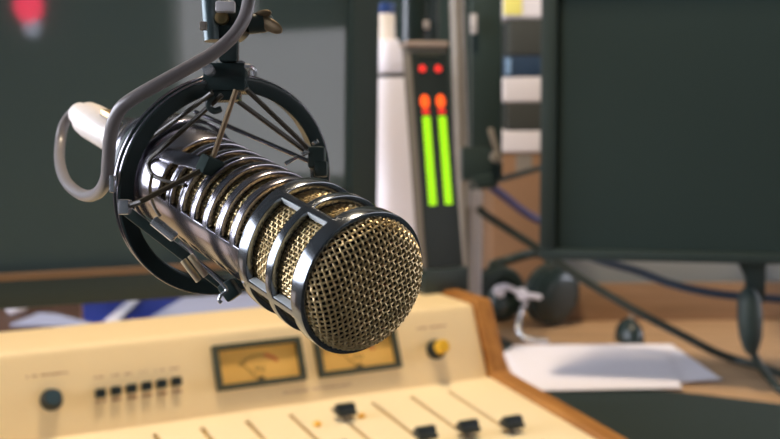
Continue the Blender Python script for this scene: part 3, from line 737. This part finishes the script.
# ------------------------------------------------------------------ papers, mat, mouse, headphones
def sheet(name, label, cat, corners, z, m, t=.0012, bow=0.0):
    P = [at_z(px, py, z) for px, py in corners]; c = sum(P, Vector()) / 4; c.z = z
    n = 12; mb = MB(); vs = []
    for k in (0, 1):
        for i in range(n + 1):
            for j in range(n + 1):
                u, v = i / n, j / n
                p = (P[0] * (1 - u) + P[1] * u) * (1 - v) + (P[3] * (1 - u) + P[2] * u) * v
                vs.append(p - c + Vector((0, 0, t * k + bow * math.sin(PI * u) * (1 - v) ** 2)))
    N = (n + 1) ** 2; g = lambda i, j, k: k * N + i * (n + 1) + j; fs = []
    for i in range(n):
        for j in range(n):
            fs.append((g(i, j, 1), g(i + 1, j, 1), g(i + 1, j + 1, 1), g(i, j + 1, 1))); fs.append((g(i, j, 0), g(i, j + 1, 0), g(i + 1, j + 1, 0), g(i + 1, j, 0)))
    for i in range(n):
        fs += [(g(i, 0, 0), g(i + 1, 0, 0), g(i + 1, 0, 1), g(i, 0, 1)), (g(i, n, 0), g(i, n, 1), g(i + 1, n, 1), g(i + 1, n, 0)),
               (g(0, i, 0), g(0, i, 1), g(0, i + 1, 1), g(0, i + 1, 0)), (g(n, i, 0), g(n, i + 1, 0), g(n, i + 1, 1), g(n, i, 1))]
    mb.add(vs, fs); o = mb.build(name, M[m]); o.location = c; MW[o.name] = Matrix.Translation(c)
    return tag(o, label, cat)
def plate(name, label, cat, corners, z, m, t, bev=.001):
    P = [at_z(px, py, z) for px, py in corners]; c = sum(P, Vector()) / len(P); c.z = z
    o = MB().prism([p - c for p in P], 0, (0, 0, t)).build(name, M[m], None, bev); o.location = c; MW[o.name] = Matrix.Translation(c)
    return tag(o, label, cat)
mc = [CON @ Vector((.030, -.43, 0)), CON @ Vector((.030, .02, 0)), at_z(560, 384, DESK), at_z(698, 396, DESK), at_z(880, 418, DESK), at_z(900, 600, DESK)]
mcc = sum(mc, Vector()) / len(mc); mcc.z = DESK + .0002
dmat = MB().prism([Vector((p.x - mcc.x, p.y - mcc.y, 0)) for p in mc], 0, (0, 0, .003)).build('desk_mat', M['mat_black'], None, .001)
dmat.location = mcc; MW[dmat.name] = Matrix.Translation(mcc)
tag(dmat, 'black desk mat at the lower right corner beneath the white paper', 'desk mat')
sheet('paper_sheet', 'large white paper sheet lying flat right of the console cheek', 'paper', [(500, 345.5), (671, 344.5), (722, 380), (520, 392)], DESK + .0040, 'paper', .001)
sheet('paper_sheet', 'second white paper sheet lying on top with its edge over the mat', 'paper', [(505, 352), (664, 349), (682, 388.5), (530, 391.5)], DESK + .0054, 'paper', .0012)
mo_ = at_z(633, 346, DESK)
ms = thing('computer_mouse', 'small black mouse at the far edge of the white paper', 'mouse', rotz((mo_.x, mo_.y + .028, DESK), R(10)))
def ellip(c, r, n=20, m=12, zmin=-1):
    mb = MB(); vs = []; 
    prof = [(max(zmin, math.sin(PI * (i / m - .5))) , math.cos(PI * (i / m - .5))) for i in range(m + 1)]
    mb.lathe(prof, n=n)
    mb.v = [Vector((v.x * r[0] + c[0], v.y * r[1] + c[1], v.z * r[2] + c[2])) for v in mb.v]
    return mb
ellip((0, 0, .006), (.022, .034, .034), zmin=-.15).build('shell', M['black_gloss'], ms)
MB().cyl((0, -.002, .0385), (.004, -.002, .0385), .006, None, 14).build('scroll_wheel', M['taupe'], ms)
hd = 1.86
hc = at_y(551, 294, hd)
hp = thing('headphones', 'black headphones with silver yoke lying on the desk behind the console', 'headphones', Matrix.Translation((hc.x, hd, DESK)))
def cup(c, ax, r):
    o = MB().lathe([(-.026, r * .55), (-.022, r * .78), (-.010, r * .98), (0, r), (.008, r * .97)], c, ax, 36).build('ear_cup', M['black_gloss'], hp)
    MB().lathe([(.008, r * .55), (.008, r * .98), (.016, r * 1.02), (.024, r * .92), (.026, r * .7), (.024, r * .5), (.012, r * .45)], c, ax, 36, closed=True).build('ear_cushion', M['black'], o)
    return o
def hpl(px, py, d): return at(px, py, d) - Vector((hc.x, hd, DESK))
c1_ = cup((.004, 0, .056), Vector((-.55, .8, .12)), .054)
c2_ = cup((-.088, .055, .050), Vector((.35, -.9, .1)), .048)
MB().tube(smooth_path([(0.01, .035, .10), (-.005, .07, .118), (-.03, .10, .112), (-.065, .11, .100), (-.092, .095, .095), (-.09, .072, .092)], 8), .009, 12).build('headband', M['black'], hp)
MB().tube(smooth_path([hpl(497, 292, 1.76), hpl(503, 286, 1.76), hpl(512, 289, 1.76), hpl(522, 294, 1.77), hpl(540, 297, 1.80)], 6), .0045, 12).build('yoke', M['tower'], hp)
for q in ((499, 291), (522, 294)): 
    c = hpl(*q, 1.758); MB().lathe([(-.008, .006), (-.006, .0095), (.006, .0095), (.008, .006)], c, (0, 1, .1), 20).build('hinge', M['tower'], hp)
MB().tube(smooth_path([hpl(527, 299, 1.77), hpl(521, 312, 1.765), hpl(518, 326, 1.745), hpl(522, 336, 1.735), hpl(532, 340, 1.73), hpl(548, 341, 1.73)], 8), .0042, 12).build('wire_bail', M['bright'], hp)
ellip(tuple(hpl(497, 302, 1.78)), (.018, .025, .022), 16, 10).build('pivot_block', M['black'], hp)

# under the left monitor
plate('folder', 'blue folder lying on the desk under the left monitor', 'folder', [(84, 330), (82, 297), (300, 283), (330, 312)], DESK, 'blue', .006)
plate('shade_sheet', 'dark brown sheet standing in for desk shade left of the blue folder under the left monitor', 'folder', [(-60, 340), (-60, 300), (80, 297), (82, 334)], DESK, 'desk_shade_brown', .005)  # shade on the desk put in as a dark brown sheet
sheet('paper_strip', 'narrow white paper strip lying across the blue folder', 'paper', [(104, 322), (134, 297), (143, 297), (118, 322)], DESK + .0075, 'paper', .002)
sheet('paper_sheet', 'pale bluish paper sheet lying on the right end of the blue folder', 'paper', [(150, 318), (190, 295), (252, 289), (268, 315)], DESK + .0075, 'paper_blue', .002)
sheet('crumpled_paper', 'white creased paper rising under the left end of the monitor', 'paper', [(10, 326), (40, 314), (60, 316), (96, 326)], DESK + .007, 'paper_blue', .003, .0)
pb2 = at_z(17, 316, DESK + .001)
tag(ellip((0, 0, .012), (.020, .018, .013)).build('paper_ball', M['paper']), 'small white crumpled paper ball left of the creased paper', 'paper')
bpy.data.objects['paper_ball'].location = Vector((pb2.x, pb2.y, DESK + .005))

# ------------------------------------------------------------------ red lamp seen mirrored in the left screen
SN = -(MW[mon.name].to_3x3() @ Vector((0, 1, 0))); SO = MW[mon.name] @ Vector((0, -.002, .2))
def mirror_hit(px, py, axis, val):
    p = at_plane(px, py, SO, SN); v = (p - CAM).normalized(); v = v - SN * 2 * v.dot(SN)
    return p + v * ((val - p[axis]) / v[axis])
lpos = mirror_hit(33, 6, 0, XR)
wl = thing('warning_lamp', 'red glowing warning lamp on a white wall base, mirrored in the left screen', 'lamp', Matrix.Translation((XR, lpos.y, lpos.z)))
MB().lathe([(0, .055), (.02, .055), (.03, .045)], (0, 0, -.095), (-1, 0, 0), 30).build('lamp_base', M['base_glow'], wl)  # white base given a glow so its mirror image looks bright
MB().lathe([(0, .08), (.04, .08), (.07, .055), (.08, .01)], (0, 0, 0), (-1, 0, 0), 30).build('lamp_lens', M['lamp_red'], wl)

# ------------------------------------------------------------------ lights
def area(name, loc, target, sx, sy, power, col):
    l = bpy.data.lights.new(name, 'AREA'); l.shape = 'RECTANGLE'; l.size = sx; l.size_y = sy; l.energy = power; l.color = col
    o = bpy.data.objects.new(name, l); C.objects.link(o); o.location = loc
    o.rotation_euler = (Vector(target) - Vector(loc)).to_track_quat('-Z', 'Y').to_euler(); return o
cl_ = thing('ceiling_lamp', 'warm square ceiling lamp above the console, out of frame', 'lamp', Matrix.Translation((-.02, 1.16, ZC)))
MB().box((0, 0, -.02), (.30, .30, .04)).build('lamp_housing', M['frame'], cl_, .004)
area('warm_ceiling_light', (-.02, 1.16, ZC - .045), (-.02, 1.16, 0), .22, .22, 31, (1.0, .80, .57))

# ------------------------------------------------------------------ world, camera, view
w = bpy.data.worlds.new('World'); bpy.context.scene.world = w; w.use_nodes = True
w.node_tree.nodes['Background'].inputs[0].default_value = (.45, .55, .6, 1); w.node_tree.nodes['Background'].inputs[1].default_value = 0.3
cam = bpy.data.cameras.new('camera'); co = bpy.data.objects.new('camera', cam); C.objects.link(co)
co.matrix_world = frame(CAM, RT, UP, -FW)
cam.sensor_width = 36; cam.lens = FPX / 780 * 36; cam.clip_start = .01; cam.clip_end = 50
cam.dof.use_dof = True; cam.dof.focus_distance = 0.405; cam.dof.aperture_fstop = 14
sc = bpy.context.scene; sc.camera = co
sc.view_settings.view_transform = 'Standard'; sc.view_settings.look = 'None'; sc.view_settings.gamma = 1; sc.view_settings.exposure = 0.0
